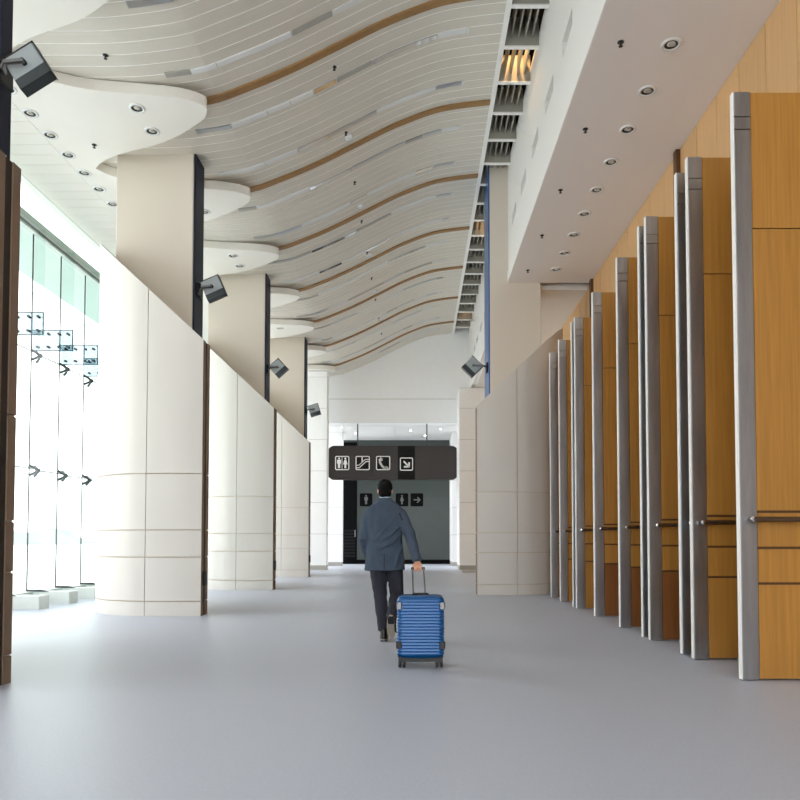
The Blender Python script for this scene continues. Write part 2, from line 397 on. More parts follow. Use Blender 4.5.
def man_fig(mb, cx, cz, s, y0, y1, woman=False):
    mb.prism_xz(circ(cx, cz + .40 * s, .085 * s), y0, y1)
    if woman:
        mb.prism_xz([(cx - .08*s, cz + .29*s), (cx + .08*s, cz + .29*s), (cx + .19*s, cz - .12*s), (cx + .08*s, cz - .12*s), (cx + .08*s, cz - .45*s), (cx - .08*s, cz - .45*s), (cx - .08*s, cz - .12*s), (cx - .19*s, cz - .12*s)], y0, y1)
    else:
        mb.prism_xz([(cx - .17*s, cz + .29*s), (cx + .17*s, cz + .29*s), (cx + .17*s, cz - .05*s), (cx + .10*s, cz - .05*s), (cx + .10*s, cz - .45*s), (cx + .015*s, cz - .45*s), (cx, cz - .08*s), (cx - .015*s, cz - .45*s), (cx - .10*s, cz - .45*s), (cx - .10*s, cz - .05*s), (cx - .17*s, cz - .05*s)], y0, y1)
def arrow(mb, cx, cz, s, ang, wd, y0, y1):
    c, sn = math.cos(ang), math.sin(ang)
    R = lambda x, z: (cx + x * c - z * sn, cz + x * sn + z * c)
    stroke(mb, [R(-.42 * s, 0), R(.36 * s, 0)], wd, y0, y1)
    stroke(mb, [R(.06 * s, .34 * s), R(.40 * s, 0), R(.06 * s, -.34 * s)], wd, y0, y1)
sg = thing('hanging_sign', (-.96, 26.62, 3.353), 'long dark brown hanging sign with white pictograms above the lobby', 'sign')
MB().prism_xz(rrect(-2.49, 2.49, 0, 1.305, .26, 8), 0, .16).build('sign_panel', 'sign', sg)
MB().box(.19, .85, -.006, 0, 0.01, 1.295).build('dark_section', 'sign_dark', sg)
for x in (-1.35, 1.3): MB().cyl((x, .08, 1.29), (x, .08, 2.16), .022).build('hanger_rod', 'dark_metal', sg)
F0, F1 = -.022, -.005
def icon(cx, cz=.64, s=.54):
    ib = MB(); ib.prism_xz(rrect(cx - s/2, cx + s/2, cz - s/2, cz + s/2, .06), -.012, 0); ib = ib.build('icon_plate', 'sign_dark', sg)
    fr = MB(); ring_frame(fr, cx - s/2, cx + s/2, cz - s/2, cz + s/2, .06, .035, F0, -.011); fr.build('icon_frame', 'sign_white', ib)
    return ib
p = icon(-1.93); m_ = MB(); man_fig(m_, -2.05, .64, .44, F0, -.012); man_fig(m_, -1.81, .64, .44, F0, -.012, True); m_.box(-1.945, -1.925, F0, -.012, .42, .86); m_.build('restroom_symbol', 'sign_white', p)
p = icon(-1.15); m_ = MB(); stroke(m_, [(-1.38, .46), (-1.28, .46), (-1.02, .70), (-.93, .70)], .035, F0, -.012); stroke(m_, [(-1.38, .55), (-1.29, .56), (-1.05, .78), (-.93, .78)], .028, F0, -.012)
stroke(m_, [(-1.17, .66), (-1.17, .82)], .05, F0, -.012); m_.prism_xz(circ(-1.17, .87, .03), F0, -.012); m_.build('escalator_symbol', 'sign_white', p)
p = icon(-.37); m_ = MB(); stroke(m_, [(-.50, .80), (-.49, .66), (-.42, .54), (-.33, .46), (-.24, .44)], .085, F0, -.012); stroke(m_, [(-.50, .82), (-.44, .77)], .11, F0, -.012); stroke(m_, [(-.29, .49), (-.22, .44)], .11, F0, -.012); m_.build('telephone_symbol', 'sign_white', p)
p = icon(.52, .60, .50); m_ = MB(); arrow(m_, .52, .60, .36, -PI / 4, .065, F0, -.012); m_.build('arrow_symbol', 'sign_white', p)
for cx, kind, lab in ((-2.30, 'm', 'black square restroom sign on the dark lobby wall left of the man'), (-.71, 'w', 'black square restroom sign on the dark lobby wall right of the man'), (-.05, 'a', 'black square sign with an arrow pointing right on lobby wall')):
    t = thing('wall_sign', (cx, 30.97, 2.84), lab, 'sign', 'lobby wall signs')
    MB().prism_xz(rrect(-.28, .28, -.29, .29, .06), -.01, .015).build('plate', 'black', t)
    m_ = MB()
    if kind == 'a': arrow(m_, 0, 0, .34, 0, .05, -.018, -.009)
    else: man_fig(m_, 0, 0, .44, -.018, -.009, kind == 'w')
    m_.build('symbol', 'dim_white', t)

# ------------------------------------------------------------------ columns
def catmull(P, n=8):
    out = []
    for i in range(len(P) - 1):
        a, b, c, d = P[max(i - 1, 0)], P[i], P[i + 1], P[min(i + 2, len(P) - 1)]
        for k in range(n):
            t = k / n
            out.append(tuple(.5 * (2*b[j] + (c[j]-a[j])*t + (2*a[j]-5*b[j]+4*c[j]-d[j])*t*t + (3*b[j]-a[j]-3*c[j]+d[j])*t**3) for j in (0, 1)))
    out.append(P[-1]); return out
SEG = [[(0, 0), (.25, -.03), (.5, -.04), (.78, -.03)], [(.78, -.03), (1.08, .03), (1.46, .25), (1.78, .65)], [(1.78, .65), (1.9, 1.05), (1.9, 1.65)],
       [(1.9, 1.65), (1.78, 1.98), (1.5, 2.12), (1.2, 2.0)], [(1.2, 2.0), (.92, 1.6), (.72, 1.2)], [(.72, 1.2), (.42, .78), (.12, .31)]]
whole = SEG[0][:1]
for s_ in SEG: whole = whole + s_[1:]
dense = catmull(whole, 8)
def seg_dense(s_):
    i0 = min(range(len(dense)), key=lambda i: (dense[i][0]-s_[0][0])**2 + (dense[i][1]-s_[0][1])**2)
    i1 = min(range(len(dense)), key=lambda i: (dense[i][0]-s_[-1][0])**2 + (dense[i][1]-s_[-1][1])**2)
    return dense[i0:i1 + 1]
ROWS = [(0, .205), (.205, .82), (.82, 1.20), (1.20, 1.99), (1.99, None)]
def column(x, y, label, sx, cut0, slope, pu0, pu1, pv0, pdep, navy, ztop, outlet=True):
    r = thing('clad_column', (x, y, 0), label, 'column', 'clad columns')
    cut = lambda u: cut0 + slope * max(u, 0)
    G = .007
    def outn(P, i):
        a = P[max(i - 1, 0)]; b = P[min(i + 1, len(P) - 1)]
        tx, ty = b[0] - a[0], b[1] - a[1]; L = math.hypot(tx, ty) or 1
        return (ty / L, -tx / L)
    core = []
    for i in range(len(dense)):
        n_ = outn(dense, i); core.append((sx * (dense[i][0] - n_[0] * .022), dense[i][1] - n_[1] * .022))
    core.append((sx * .02, .31)); core.append((sx * .02, .03))
    m_ = MB(); m_.prism(core, 0, lambda p: cut(abs(p[0])) - .015); m_.build('column_core', 'clad_core', r)
    for s_ in SEG:
        P = seg_dense(s_)
        # trim ends for the vertical joint
        for z0, z1 in ROWS:
            R = []
            for i, p_ in enumerate(P):
                n_ = outn(P, i); q = p_
                if i in (0, len(P) - 1):
                    o_ = P[1] if i == 0 else P[-2]; d = math.hypot(o_[0]-p_[0], o_[1]-p_[1]); k_ = G * .8 / d
                    q = (p_[0] + (o_[0]-p_[0]) * k_, p_[1] + (o_[1]-p_[1]) * k_)
                zt_ = (z1 - G) if z1 else cut(q[0])
                zb_ = z0 + (G if z0 else 0)
                qi = (q[0] - n_[0] * .028, q[1] - n_[1] * .028)
                R.append([(sx*q[0], q[1], zb_), (sx*qi[0], qi[1], zb_), (sx*qi[0], qi[1], zt_), (sx*q[0], q[1], zt_)])
            mb = MB()
            if sx > 0: R = [q_[::-1] for q_ in R]
            mb.rings(R); smooth_angle(mb.build('cladding_panel', 'clad', r), 35)
    # flat aisle-side edge: two brown flanges with a dark groove
    for z0, z1 in ROWS:
        for v0, v1 in ((.004, .10), (.20, .30)):
            zz = (z1 - G) if z1 else cut0
            MB().box(min(0, sx * .03) , max(0, sx * .03), v0, v1, z0 + (G if z0 else 0), zz).build('edge_panel', 'clad_edge', r)
    MB().box(min(sx * .012, sx * .03), max(sx * .012, sx * .03), .10, .20, 0, cut0).build('edge_groove', 'groove', r)
    if outlet: MB().bbox(min(0, -sx * .03), max(0, -sx * .03), .05, .2, .42, .62, .006).build('outlet_box', 'dark_metal', r)
    pl = MB().bbox(min(sx*pu0, sx*pu1), max(sx*pu0, sx*pu1), pv0, pv0 + pdep, 0.1, ztop, .012).build('pillar', 'pillar', r)
    a, b = sx * (pu0 - .03), sx * pu0
    MB().box(min(a, b), max(a, b), pv0 + .015, pv0 + pdep - .01, cut0 + .1, ztop).build('side_strip', navy, pl)
    return r
for y, lab in ((4.95, 'clad column at the left edge of the picture, mostly out of view'), (9.81, 'largest fully visible off-white slant-topped column, by the glass wall'),
               (14.89, 'middle left off-white slant-topped column behind the largest one'), (20.05, 'farthest left off-white slant-topped column, near the end wall')):
    far = y > 18
    column(-3.03 - (.05 if y > 12 else 0) - (.05 if far else 0), y, lab, -1, 3.89, .925, .80 if y < 6 else .36 if far else .49 if y > 12 else .58, 1.82 if not far else 1.5, 1.26, .46 if y > 6 else .2, 'navy', 7.3 if y < 18 else 7.3, y > 6)
column(1.14, 13.54, 'single beige slant-topped column on the right side of the aisle', 1, 3.66, .957, .40, 1.49, 1.26, .95, 'blue_strip', 9.2, False)

# ------------------------------------------------------------------ square floodlights on arms
def flood(px, py, pz, sx, label, spin, reach=.27):
    r = thing('floodlight', (px, py, pz), label, 'floodlight', 'floodlights on the pillars')
    MB().bbox(-.03 if sx < 0 else 0, 0 if sx < 0 else .03, -.10, .10, -.10, .10, .01).build('mount_plate', 'dark_metal', r)
    cx = sx * reach
    MB().tube([(sx * .02, -.03, 0), (sx * .06, -.12, .0), (sx * .10, -.165, .005), (cx, -.165, .02)], .022, 8).build('arm', 'alu_dark', r)
    rot = Matrix.Rotation(math.radians(spin), 4, 'Y') @ Matrix.Rotation(math.radians(-7), 4, 'X') 
    def put(mb, name, m_, par=None):
        o = mb.build(name, m_, r); o.matrix_local = Matrix.Translation((cx, -.07, 0)) @ rot; return o
    b = MB(); b.bbox(-.155, .155, -.055, .055, -.07, .17, .012); put(b, 'housing', 'spot_light')
    b = MB(); b.prism_xz([(-.155, -.175), (.155, -.175), (.155, -.07), (-.155, -.07)], -.052, .052); put(b, 'lens_hood', 'spot_dark')
    b = MB(); b.box(-.165, .165, -.062, .062, .17, .178); b.box(.155, .163, -.062, .062, -.18, .17); put(b, 'rim', 'dark_metal')
    b = MB(); b.cyl((0, -.105, 0.02), (0, -.05, 0.02), .022); put(b, 'pivot', 'dark_metal')
flood(-3.75, 6.2, 5.27, 1, 'square floodlight in the top left corner, the largest one', -33)
flood(-3.58, 11.28, 5.12, 1, 'square floodlight on the pillar of the largest left column', -24)
flood(-3.54, 16.36, 5.08, 1, 'square floodlight on the pillar of the middle left column', -42)
flood(-3.46, 21.5, 5.05, 1, 'smallest square floodlight, on the pillar of the farthest left column', -18)
flood(1.51, 15.1, 4.8, -1, 'square floodlight on the blue strip of the right pillar', 45, .34)

# ------------------------------------------------------------------ wood fins along the right wall
XF = 2.445; FT = 4.53
def fin(y, label, dark=False):
    r = thing('wood_fin', (XF, y, 0), label, 'fin', 'wood fins')
    p_ = MB(); p_.bbox(0, .13, 0, .06, 0.01, FT - .30, .006); p_.build('steel_post', 'steel', r)
    p_ = MB(); p_.bbox(0, .13, 0, .06, FT - .292, FT - .20, .006); p_.build('reflection_band', 'steel', r)  # post top split into pieces to mimic reflected stripes on the steel
    p_ = MB(); p_.bbox(0, .13, 0, .06, FT - .192, FT, .006); p_.build('steel_top', 'steel', r)
    MB().box(-.008, 0, .002, .05, 0.01, FT).build('edge_glint', 'white', r)  # white strip paints the bright window reflection onto the post's aisle side
    MB().box(.125, 1.25, .025, .065, .02, FT - .02).build('fin_core', 'wood_dark', r)
    for z0, z1 in ((.015, .72), (.74, .99), (1.01, 1.265), (1.285, 3.455), (3.465, FT)):
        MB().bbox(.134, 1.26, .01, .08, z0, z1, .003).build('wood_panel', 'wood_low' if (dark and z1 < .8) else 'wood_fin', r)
    ra = MB(); ra.tube([(.07, -.06, 1.215), (1.2, -.06, 1.215)], .021, 10); ra = ra.build('handrail', 'rail', r, smooth=False)
    MB().ell((.068, -.06, 1.215), (.02, .024, .024), 10, 6).build('end_knob', 'chrome', ra)
    for x in (.3, 1.0): MB().cyl((x, -.06, 1.21), (x, .012, 1.21), .009, 8).build('bracket', 'rail', ra)
    return r
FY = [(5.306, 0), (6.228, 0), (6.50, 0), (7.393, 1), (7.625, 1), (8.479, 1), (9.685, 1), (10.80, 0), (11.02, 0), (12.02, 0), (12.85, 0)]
FL = ['tall wood fin with steel edge at the right picture edge, nearest one', 'second tall wood fin from the right picture edge', 'steel edged fin standing close behind the second fin, steel edge showing',
      'fourth steel edged wood fin from the right, with darker bottom panel', 'steel edged fin standing close behind the fourth fin', 'sixth steel edged wood fin from the right', 'seventh steel edged wood fin from the right',
      'eighth steel edged wood fin from the right', 'steel edged fin standing close behind the eighth fin', 'last but one steel edged fin before the right column', 'farthest steel edged fin, beside the right column']
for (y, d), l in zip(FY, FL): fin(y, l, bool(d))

# ------------------------------------------------------------------ downlights and sprinklers
def lathe_mesh(name, prof_, m_, n=20): return MB().lathe(prof_, n=n).mesh(name, m_, True)
LR = lathe_mesh('trim_ring', [(.078, .004), (.075, -.012), (.095, -.016), (.108, -.008), (.11, .002)], 'gloss_white')
LCn = lathe_mesh('recess', [(.001, .002), (.04, .0015), (.076, -.002), (.078, -.008)], 'dark_metal')
LBm = MB().ell((0, 0, -.006), (.042, .03, .018), 10, 6).mesh('bulb', 'lamp_glass', True)
def downlight(x, y, z, label, group):
    t = thing('recessed_downlight', (x, y, z), label, 'downlight', group)
    inst('trim_ring', LR, t); inst('recess', LCn, t); inst('bulb', LBm, t, (.012, 0, 0))
def sprinkler(x, y, z, label, group):
    t = thing('sprinkler', (x, y, z), label, 'sprinkler', group)
    MB().lathe([(.036, 0), (.036, -.006), (.016, -.014), (.009, -.036), (.009, -.044), (.001, -.044)], n=12).build('body', 'dark_metal', t)
    MB().lathe([(.001, -.052), (.022, -.050), (.024, -.047), (.001, -.046)], n=12).build('deflector', 'dark_metal', t)
for k in range(9): downlight(2.81, 7.58 + k * .807, 6.559, 'round downlight in the right soffit, %s from the camera' % ordinal(k), 'right soffit downlights')
for k in range(5): sprinkler(2.24, 7.55 + k * 1.635, 6.56, 'small dark sprinkler in the right soffit, %s from the camera' % ordinal(k), 'right soffit sprinklers')
n_ = 0
for k in range(5):
    for d in (0, .55):
        if k == 4 and d: continue
        downlight(-3.93, 9.59 + 2.54 * k + d, 7.099, 'downlight on a scalloped tongue of the left soffit, %s from the camera' % ordinal(n_), 'left tongue downlights'); n_ += 1
for k in range(7): downlight(-5.49, 9.17 + .535 * k, 7.084 if False else 7.099, 'downlight in the row nearest the glass wall, %s from the camera' % ordinal(k), 'left soffit row downlights')
for k in range(2): sprinkler(-4.95, 10.5 + 2.54 * k, 7.1, ['small dark sprinkler on the left soffit over the largest column', 'small dark sprinkler on the left soffit over the middle column'][k], 'left soffit sprinklers')
sprinkler(-4.0, 8.75, prof(-4.0) - .006, 'small dark sprinkler above the top left floodlight', 'wavy ceiling sprinklers')
for k in range(9): sprinkler(-1.25, 10.2 + 1.68 * k, prof(-1.25) - .006, 'small dark sprinkler on the wavy ceiling, %s from the camera' % ordinal(k), 'wavy ceiling sprinklers')
for k in range(5):
    t = thing('smoke_detector', (-1.22, 12.05 + 2.54 * k, prof(-1.22) - .01), 'small white smoke detector on the wavy ceiling, %s from the camera' % ordinal(k), 'smoke detector', 'smoke detectors')
    MB().lathe([(.08, 0.03), (.08, -.02), (.07, -.03), (.04, -.045), (.001, -.05)], n=16).build('body', 'gloss_white', t, smooth=True)
    MB().lathe([(.045, -.046), (.05, -.04), (.04, -.036)], n=16).build('vent_ring', 'grey_seg', t)

# ------------------------------------------------------------------ glass wall
PITCH = .925
gw = bpy.data.objects.new('window_1', None); COL.objects.link(gw); gw.location = (-6.52, 0, 0); struct(gw, 'tall frameless glass wall on the left', 'window')
pn = MB().box(-.006, .006, .006, PITCH - .006, .2, 6.24).mesh('pane', 'glass_pane')
for k in range(-9, 17): inst('pane', pn, gw, (0, 11.7 + k * PITCH, 0))
jm = MB().box(-.009, .009, -.007, .007, .2, 6.24).mesh('joint', 'dark_metal')
for k in range(-6, 8): inst('joint', jm, gw, (0, 11.7 + k * PITCH, 0))
MB().box(-.08, .06, 3.37, ENDY, 0, .19).build('sill', 'sill', gw)
h_ = MB().box(-.07, .07, .6, ENDY, 6.24, 6.36).build('head_frame', 'sill', gw)
MB().box(-.09, .09, .6, ENDY, 6.28, 6.30).build('head_groove', 'alu_dark', h_)
struct(MB().box(-6.7, -6.55, BACK, ENDY, 7.09, 9.9).build('wall_left', 'white'), 'white wall above the glass wall', 'wall')
nw = MB(); nw.box(-6.7, -6.5, BACK, .59, 0, 7.09); nw.box(-6.7, -6.5, .59, 3.36, 0, 6.23); struct(nw.build('wall_left_blocker', 'plaster'), 'unseen white wall left of the camera, added to dim the near floor', 'wall')  # added unseen wall in place of glazing, keeps side daylight off the near floor
pc = MB().box(-.006, .006, .004, 4 * PITCH - .004, 6.36, 7.09).mesh('clerestory_pane', 'glass_pane')
for k in range(-3, 4): inst('clerestory_pane', pc, gw, (0, 11.7 + k * 4 * PITCH, 0))
FN = [10.775, 11.70, 12.625, 13.55]
FNL = ['glass fin of the left wall, mostly hidden by the nearest column', 'leftmost glass fin fully in view on the left wall', 'middle glass fin in view on the left wall', 'glass fin beside the largest left column', 'glass fin behind the largest left column']
for y, lab in zip(FN, FNL):
    r = thing('glass_fin', (-6.50, y, 0), lab, 'glass fin', 'glass fins')
    MB().box(.01, .68, -.009, .009, .21, 4.24).build('fin_pane', 'glass_fin', r); MB().box(.01, .68, -.009, .009, 4.26, 6.32).build('fin_pane', 'glass_fin', r)
    MB().bbox(.10, .70, -.02, .28, 0, .20, .01).build('plinth_block', 'sill', r)
    MB().prism_xz([(-.0, .201), (.34, .201), (.22, .235), (0, .235)], -.03, .03).build('base_shoe', 'dark_metal', r)
    for dy in (-.022, .012):
        MB().box(0.0, .69, dy, dy + .008, 4.24, 4.60).build('splice_plate', 'glass_plate', r)
    ed = MB()
    for z in (4.24, 4.586): ed.box(0, .69, -.026, -.014, z, z + .014)
    ed.box(.676, .69, -.026, -.014, 4.24, 4.60); ed.build('plate_edge', 'spot_dark', r)
    for x in (.09, .27, .45, .60):
        for z in (4.31, 4.53): MB().cyl((x, -.034, z), (x, .03, z), .022, 10).build('bolt', 'spot_dark', r)
    for z in (4.16, 2.22):
        sp = MB().ell((.13, 0, z), (.045, .035, .045), 10, 6).build('spider_hub', 'spot_dark', r)
        for a in (-1, 1):
            for b in (-1, 1): MB().tube([(.13, 0, z), (.08, a * .05, z + b * .05), (.02, a * .09, z + b * .085)], [.022, .02, .026], 6).build('spider_arm', 'spot_dark', sp)
        MB().tube([(.13, 0, z), (.13, PITCH - .15, z + .02)], .011, 6).build('tie_rod', 'spot_dark', sp)
# outside
struct(MB().box(-7.95, -6.62, BACK, 40, 6.42, 6.62).build('canopy', 'canopy'), 'pale canopy edge outside the glass wall', 'canopy')
struct(MB().box(-400, 300, -300, 400, -.5, -.3).build('ground', 'water'), 'hazy pale apron outside', 'ground')
hl = MB(); R = []
for i in range(60):
    y = 60 + i * 4.5
    hgt = 3.2 + 2.4 * math.sin(i * .21) + 1.2 * math.sin(i * .63 + 1) + .5 * math.sin(i * 1.9)
    R.append([(-85 - .22 * y, y, -.6), (-60 - .22 * y, y, -.6), (-68 - .22 * y, y, -2 + max(hgt, .4)), (-74 - .22 * y, y, -2 + max(hgt, .4) * 1.1)])
hl.rings(R); struct(hl.build('hills', 'hill'), 'low hazy hills far outside the glass', 'hills')

# ------------------------------------------------------------------ suitcase
CX, CY = .022, 5.82
sc = thing('suitcase', (CX, CY, 0), 'blue ribbed hard shell suitcase on wheels behind the walking man', 'suitcase')
def rr_ring(hx, y0, y1, z, r, n=5):
    return [(p[0], p[1], z) for p in rrect(-hx, hx, y0, y1, r, n)]
def half_shell(y0, y1, front):
    zs = []
    R = []
    NZ = 150; Z0, Z1 = .075, .595
    for i in range(NZ + 1):
        z = Z0 + (Z1 - Z0) * i / NZ
        e = min(z - Z0, Z1 - z); cr = .04
        sh = 0 if e > cr else cr - math.sqrt(max(cr * cr - (cr - e) ** 2, 0))
        rib = .0036 * abs(math.sin(PI * (z - Z0 - .03) / .0256)) if e > .03 else 0
        hx = .193 - sh + rib
        yy0 = y0 + (sh - rib if front else 0); yy1 = y1 - (0 if front else sh - rib)
        rad = .045
        P = []
        for k in range(7):
            a = PI / 2 * k / 6
            if front: P.append((hx - rad + rad * math.sin(a), yy0 + rad - rad * math.cos(a), z))
            else: P.append((hx - rad + rad * math.cos(a), yy1 - rad + rad * math.sin(a), z))
        if front: P = [(-p[0], p[1], z) for p in P[::-1]] + P
        else: P = P + [(-p[0], p[1], z) for p in P[::-1]]
        if not front:
            pass
        R.append(P)
    return MB().rings(R)
f_ = half_shell(0, .125, True).build('front_shell', 'case_blue', sc); smooth_angle(f_, 50)
b_ = half_shell(.135, .26, False).build('back_shell', 'case_blue', sc); smooth_angle(b_, 50)
R = []
for z, s_ in ((.075, .035), (.085, .015), (.11, .0), (.56, 0), (.585, .015), (.595, .035)): R.append([(-.197 + s_, .12, z), (.197 - s_, .12, z), (.197 - s_, .14, z), (-.197 + s_, .14, z)])
MB().rings(R).build('zip_band', 'case_edge', sc)
for sx in (-1, 1):
    for z, m_ in ((.515, 'alu_dark'), (.19, 'case_black')):
        q = MB(); q.bbox(min(sx*.155, sx*.203), max(sx*.155, sx*.203), -.010, .05, z - .028, z + .028, .008); q.build('corner_guard', m_, sc)
    q = MB(); q.bbox(min(sx*.10, sx*.19), max(sx*.10, sx*.19), .0, .04, .575, .6, .008); 
q = MB(); q.prism_xz([(-.17, .055), (.17, .055), (.188, .10), (.13, .088), (0, .082), (-.13, .088), (-.188, .10)], -.008, .2); q.build('base_guard', 'case_black', sc)
for sx in (-1, 1):
    for y in (.04, .22):
        wq = MB(); wq.bbox(sx*.155 - .028, sx*.155 + .028, y - .025, y + .025, .045, .10, .008); wq = wq.build('wheel_housing', 'case_black', sc)
        for dx in (-.018, .018):
            R = [(.006, -.011), (.030, -.011), (.034, -.006), (.034, .006), (.030, .011), (.006, .011)]
            c = (sx*.155 + dx, y, .034)
            rg = [[(c[0] + z, c[1] + r * math.cos(2*PI*j/16), c[2] + r * math.sin(2*PI*j/16)) for j in range(16)] for r, z in R]
            MB().rings(rg).build('wheel', 'tire', wq)
q = MB().tube([(-.07, .13, .592), (-.06, .13, .605), (.06, .13, .605), (.07, .13, .592)], .009, 8); q.build('top_handle', 'case_black', sc)
q = MB().tube([(-.196, .13, .28), (-.215, .13, .29), (-.215, .13, .40), (-.196, .13, .41)], .009, 8); q.build('side_handle', 'case_black', sc)
HX, HY, HZ = .0, 7.04, .775      # grip centre in the world
gx, gy, gz = HX - CX, HY - CY, HZ
for s_ in (-1, 1):
    q = MB().tube([(s_ * .052 - .01, .225, .57), (s_ * .052 - .01, .25, .60), (gx + s_ * .056, gy, gz)], .0075, 8); q.build('telescopic_rod', 'alu_dark', sc)
q = MB().tube([(gx - .07, gy, gz), (gx + .07, gy, gz)], .013, 10); q.build('grip', 'case_black', sc)

# ------------------------------------------------------------------ walking man
PX, PY = -.33, 7.40
man = thing('person', (PX, PY, 0), 'man in dark blue-grey suit walking away pulling the blue suitcase', 'person')
def finish(o, vox, it=4, disp=0.0, ns=.1):
    m1 = o.modifiers.new('r', 'REMESH'); m1.mode = 'VOXEL'; m1.voxel_size = vox; m1.use_smooth_shade = True
    m2 = o.modifiers.new('s', 'SMOOTH'); m2.factor = .5; m2.iterations = it
    if disp:
        tx = bpy.data.textures.new('fold', 'CLOUDS'); tx.noise_scale = ns; tx.noise_depth = 1
        m3 = o.modifiers.new('d', 'DISPLACE'); m3.texture = tx; m3.strength = disp; m3.mid_level = .5; m3.texture_coords = 'LOCAL'
    return o
def ering(c, rx, ry, z, n=24, p=2.4):
    out = []
    for j in range(n):
        a = 2 * PI * j / n; ca, sa = math.cos(a), math.sin(a)
        out.append((c[0] + rx * math.copysign(abs(ca) ** (2 / p), ca), c[1] + ry * math.copysign(abs(sa) ** (2 / p), sa), z))
    return out
# body with head, face, hands
hc = Vector((-.02, .025, 1.592))
bd = MB()
bd.ell(hc + Vector((0, -.012, .015)), (.074, .092, .088)); bd.ell(hc + Vector((0, .03, -.045)), (.056, .06, .062))
bd.ell(hc + Vector((0, .105, -.02)), (.012, .016, .022)); bd.ell(hc + Vector((0, .088, -.005)), (.009, .012, .03))
bd.ell(hc + Vector((0, .075, -.085)), (.026, .02, .02))
for s_ in (-1, 1): bd.ell(hc + Vector((s_ * .074, .004, -.012)), (.009, .018, .03), 12, 8)
bd.tube([(-.022, .0, 1.38), (-.022, .01, 1.5), (-.02, .02, 1.58)], [.062, .053, .055], 14)
bd.rings([ering((-.02, 0), rx, ry, z) for rx, ry, z in ((.14, .10, .82), (.15, .11, .95), (.14, .10, 1.08), (.165, .10, 1.25), (.17, .09, 1.36), (.10, .07, 1.42))])
LSH, LEL, LWR = (-.165, 0, 1.30), (-.242, -.02, 1.08), (-.200, .14, .868)
RSH, REL, RWR = (.130, 0, 1.30), (.245, -.16, 1.12), (.318, -.30, .865)
bd.tube([LSH, LEL, LWR], [.045, .042, .028], 12); bd.tube([RSH, REL, RWR], [.045, .042, .028], 12)
LHP, LKN, LAN = (-.105, 0, .90), (-.07, .04, .48), (-.03, .0, .09)
RHP, RKN, RAN = (.075, 0, .90), (.105, .06, .48), (.055, -.25, .235)
bd.tube([LHP, LKN, LAN], [.085, .055, .036], 12); bd.tube([RHP, RKN, RAN], [.085, .055, .036], 12)
# right hand closed round the grip: world grip at HX,HY,HZ
g0 = Vector((HX - PX, HY - PY, HZ))
bd.rings([[(g0.x + x, g0.y + y, g0.z + z) for x, y, z in ((-.04, -.028, .022), (.04, -.028, .022), (.04, -.005, .04), (-.04, -.005, .04))],
          [(g0.x + x, g0.y + y, g0.z + z) for x, y, z in ((-.036, .01, .03), (.036, .01, .03), (.036, .03, .055), (-.036, .03, .055))],
          [(g0.x - .012 + x, g0.y + y, g0.z + z) for x, y, z in ((-.026, .05, .07), (.026, .05, .07), (.026, .065, .098), (-.026, .065, .098))]])
for i, dx in enumerate((-.033, -.011, .011, .033)):
    L = (.92, 1.0, .95, .82)[i]
    P = [(0, -.02, .024), (0, -.034, .004), (0, -.026, -.020 * L), (0, -.004, -.027 * L), (0, .014 * L, -.018)]
    bd.tube([(g0.x + dx, g0.y + p_[1], g0.z + p_[2]) for p_ in P], [.0098, .0095, .009, .0085, .007], 8)
bd.tube([(g0.x - .036, g0.y + .03, g0.z + .045), (g0.x - .050, g0.y + .022, g0.z + .015), (g0.x - .042, g0.y + .012, g0.z - .012), (g0.x - .022, g0.y + .006, g0.z - .026)], [.013, .011, .010, .008], 8)
# left hand hanging relaxed
w0 = Vector(LWR)
bd.rings([[(w0.x + x, w0.y + y, w0.z) for x, y in ((-.014, -.028), (.014, -.028), (.014, .028), (-.014, .028))], [(w0.x + x, w0.y + .01 + y, w0.z - .05) for x, y in ((-.014, -.04), (.014, -.04), (.014, .04), (-.014, .04))],
          [(w0.x + x + .006, w0.y + .015 + y, w0.z - .095) for x, y in ((-.011, -.038), (.011, -.038), (.011, .038), (-.011, .038))]])
for i, dy in enumerate((-.03, -.01, .011, .031)):
    L = (.8, .95, 1, .9)[i]
    bd.tube([(w0.x + .006, w0.y + .015 + dy, w0.z - .09), (w0.x + .012, w0.y + .016 + dy, w0.z - .09 - .035 * L), (w0.x + .028, w0.y + .016 + dy, w0.z - .09 - .06 * L), (w0.x + .046, w0.y + .014 + dy, w0.z - .09 - .072 * L)], [.0095, .009, .0085, .007], 8)
bd.tube([(w0.x, w0.y + .035, w0.z - .035), (w0.x + .006, w0.y + .062, w0.z - .065), (w0.x + .014, w0.y + .066, w0.z - .10)], [.012, .011, .008], 8)
finish(bd.build('body', 'skin', man), .005, 2)
# face details
for s_ in (-1, 1):
    e = MB().ell(hc + Vector((s_ * .032, .078, .004)), (.013, .008, .009), 10, 6).build('eye', 'eye', man)
    MB().ell(hc + Vector((s_ * .032, .084, .004)), (.005, .004, .005), 8, 6).build('iris', 'hair', e)
    MB().tube([hc + Vector((s_ * .015, .083, .024)), hc + Vector((s_ * .035, .081, .029)), hc + Vector((s_ * .055, .066, .024))], .004, 6).build('eyebrow', 'hair', man)
MB().ell(hc + Vector((0, .086, -.058)), (.022, .01, .006), 10, 6).build('mouth', 'lip', man)
hr = MB(); hr.ell(hc + Vector((0, -.022, .030)), (.080, .094, .083)); hr.ell(hc + Vector((0, -.04, -.035)), (.070, .062, .062)); hr.ell(hc + Vector((.0, .055, .078)), (.06, .045, .03))
for s_ in (-1, 1): hr.ell(hc + Vector((s_ * .070, .018, -.002)), (.010, .014, .035), 10, 8)
finish(hr.build('hair', 'hair', man), .005, 2, .010, .03)
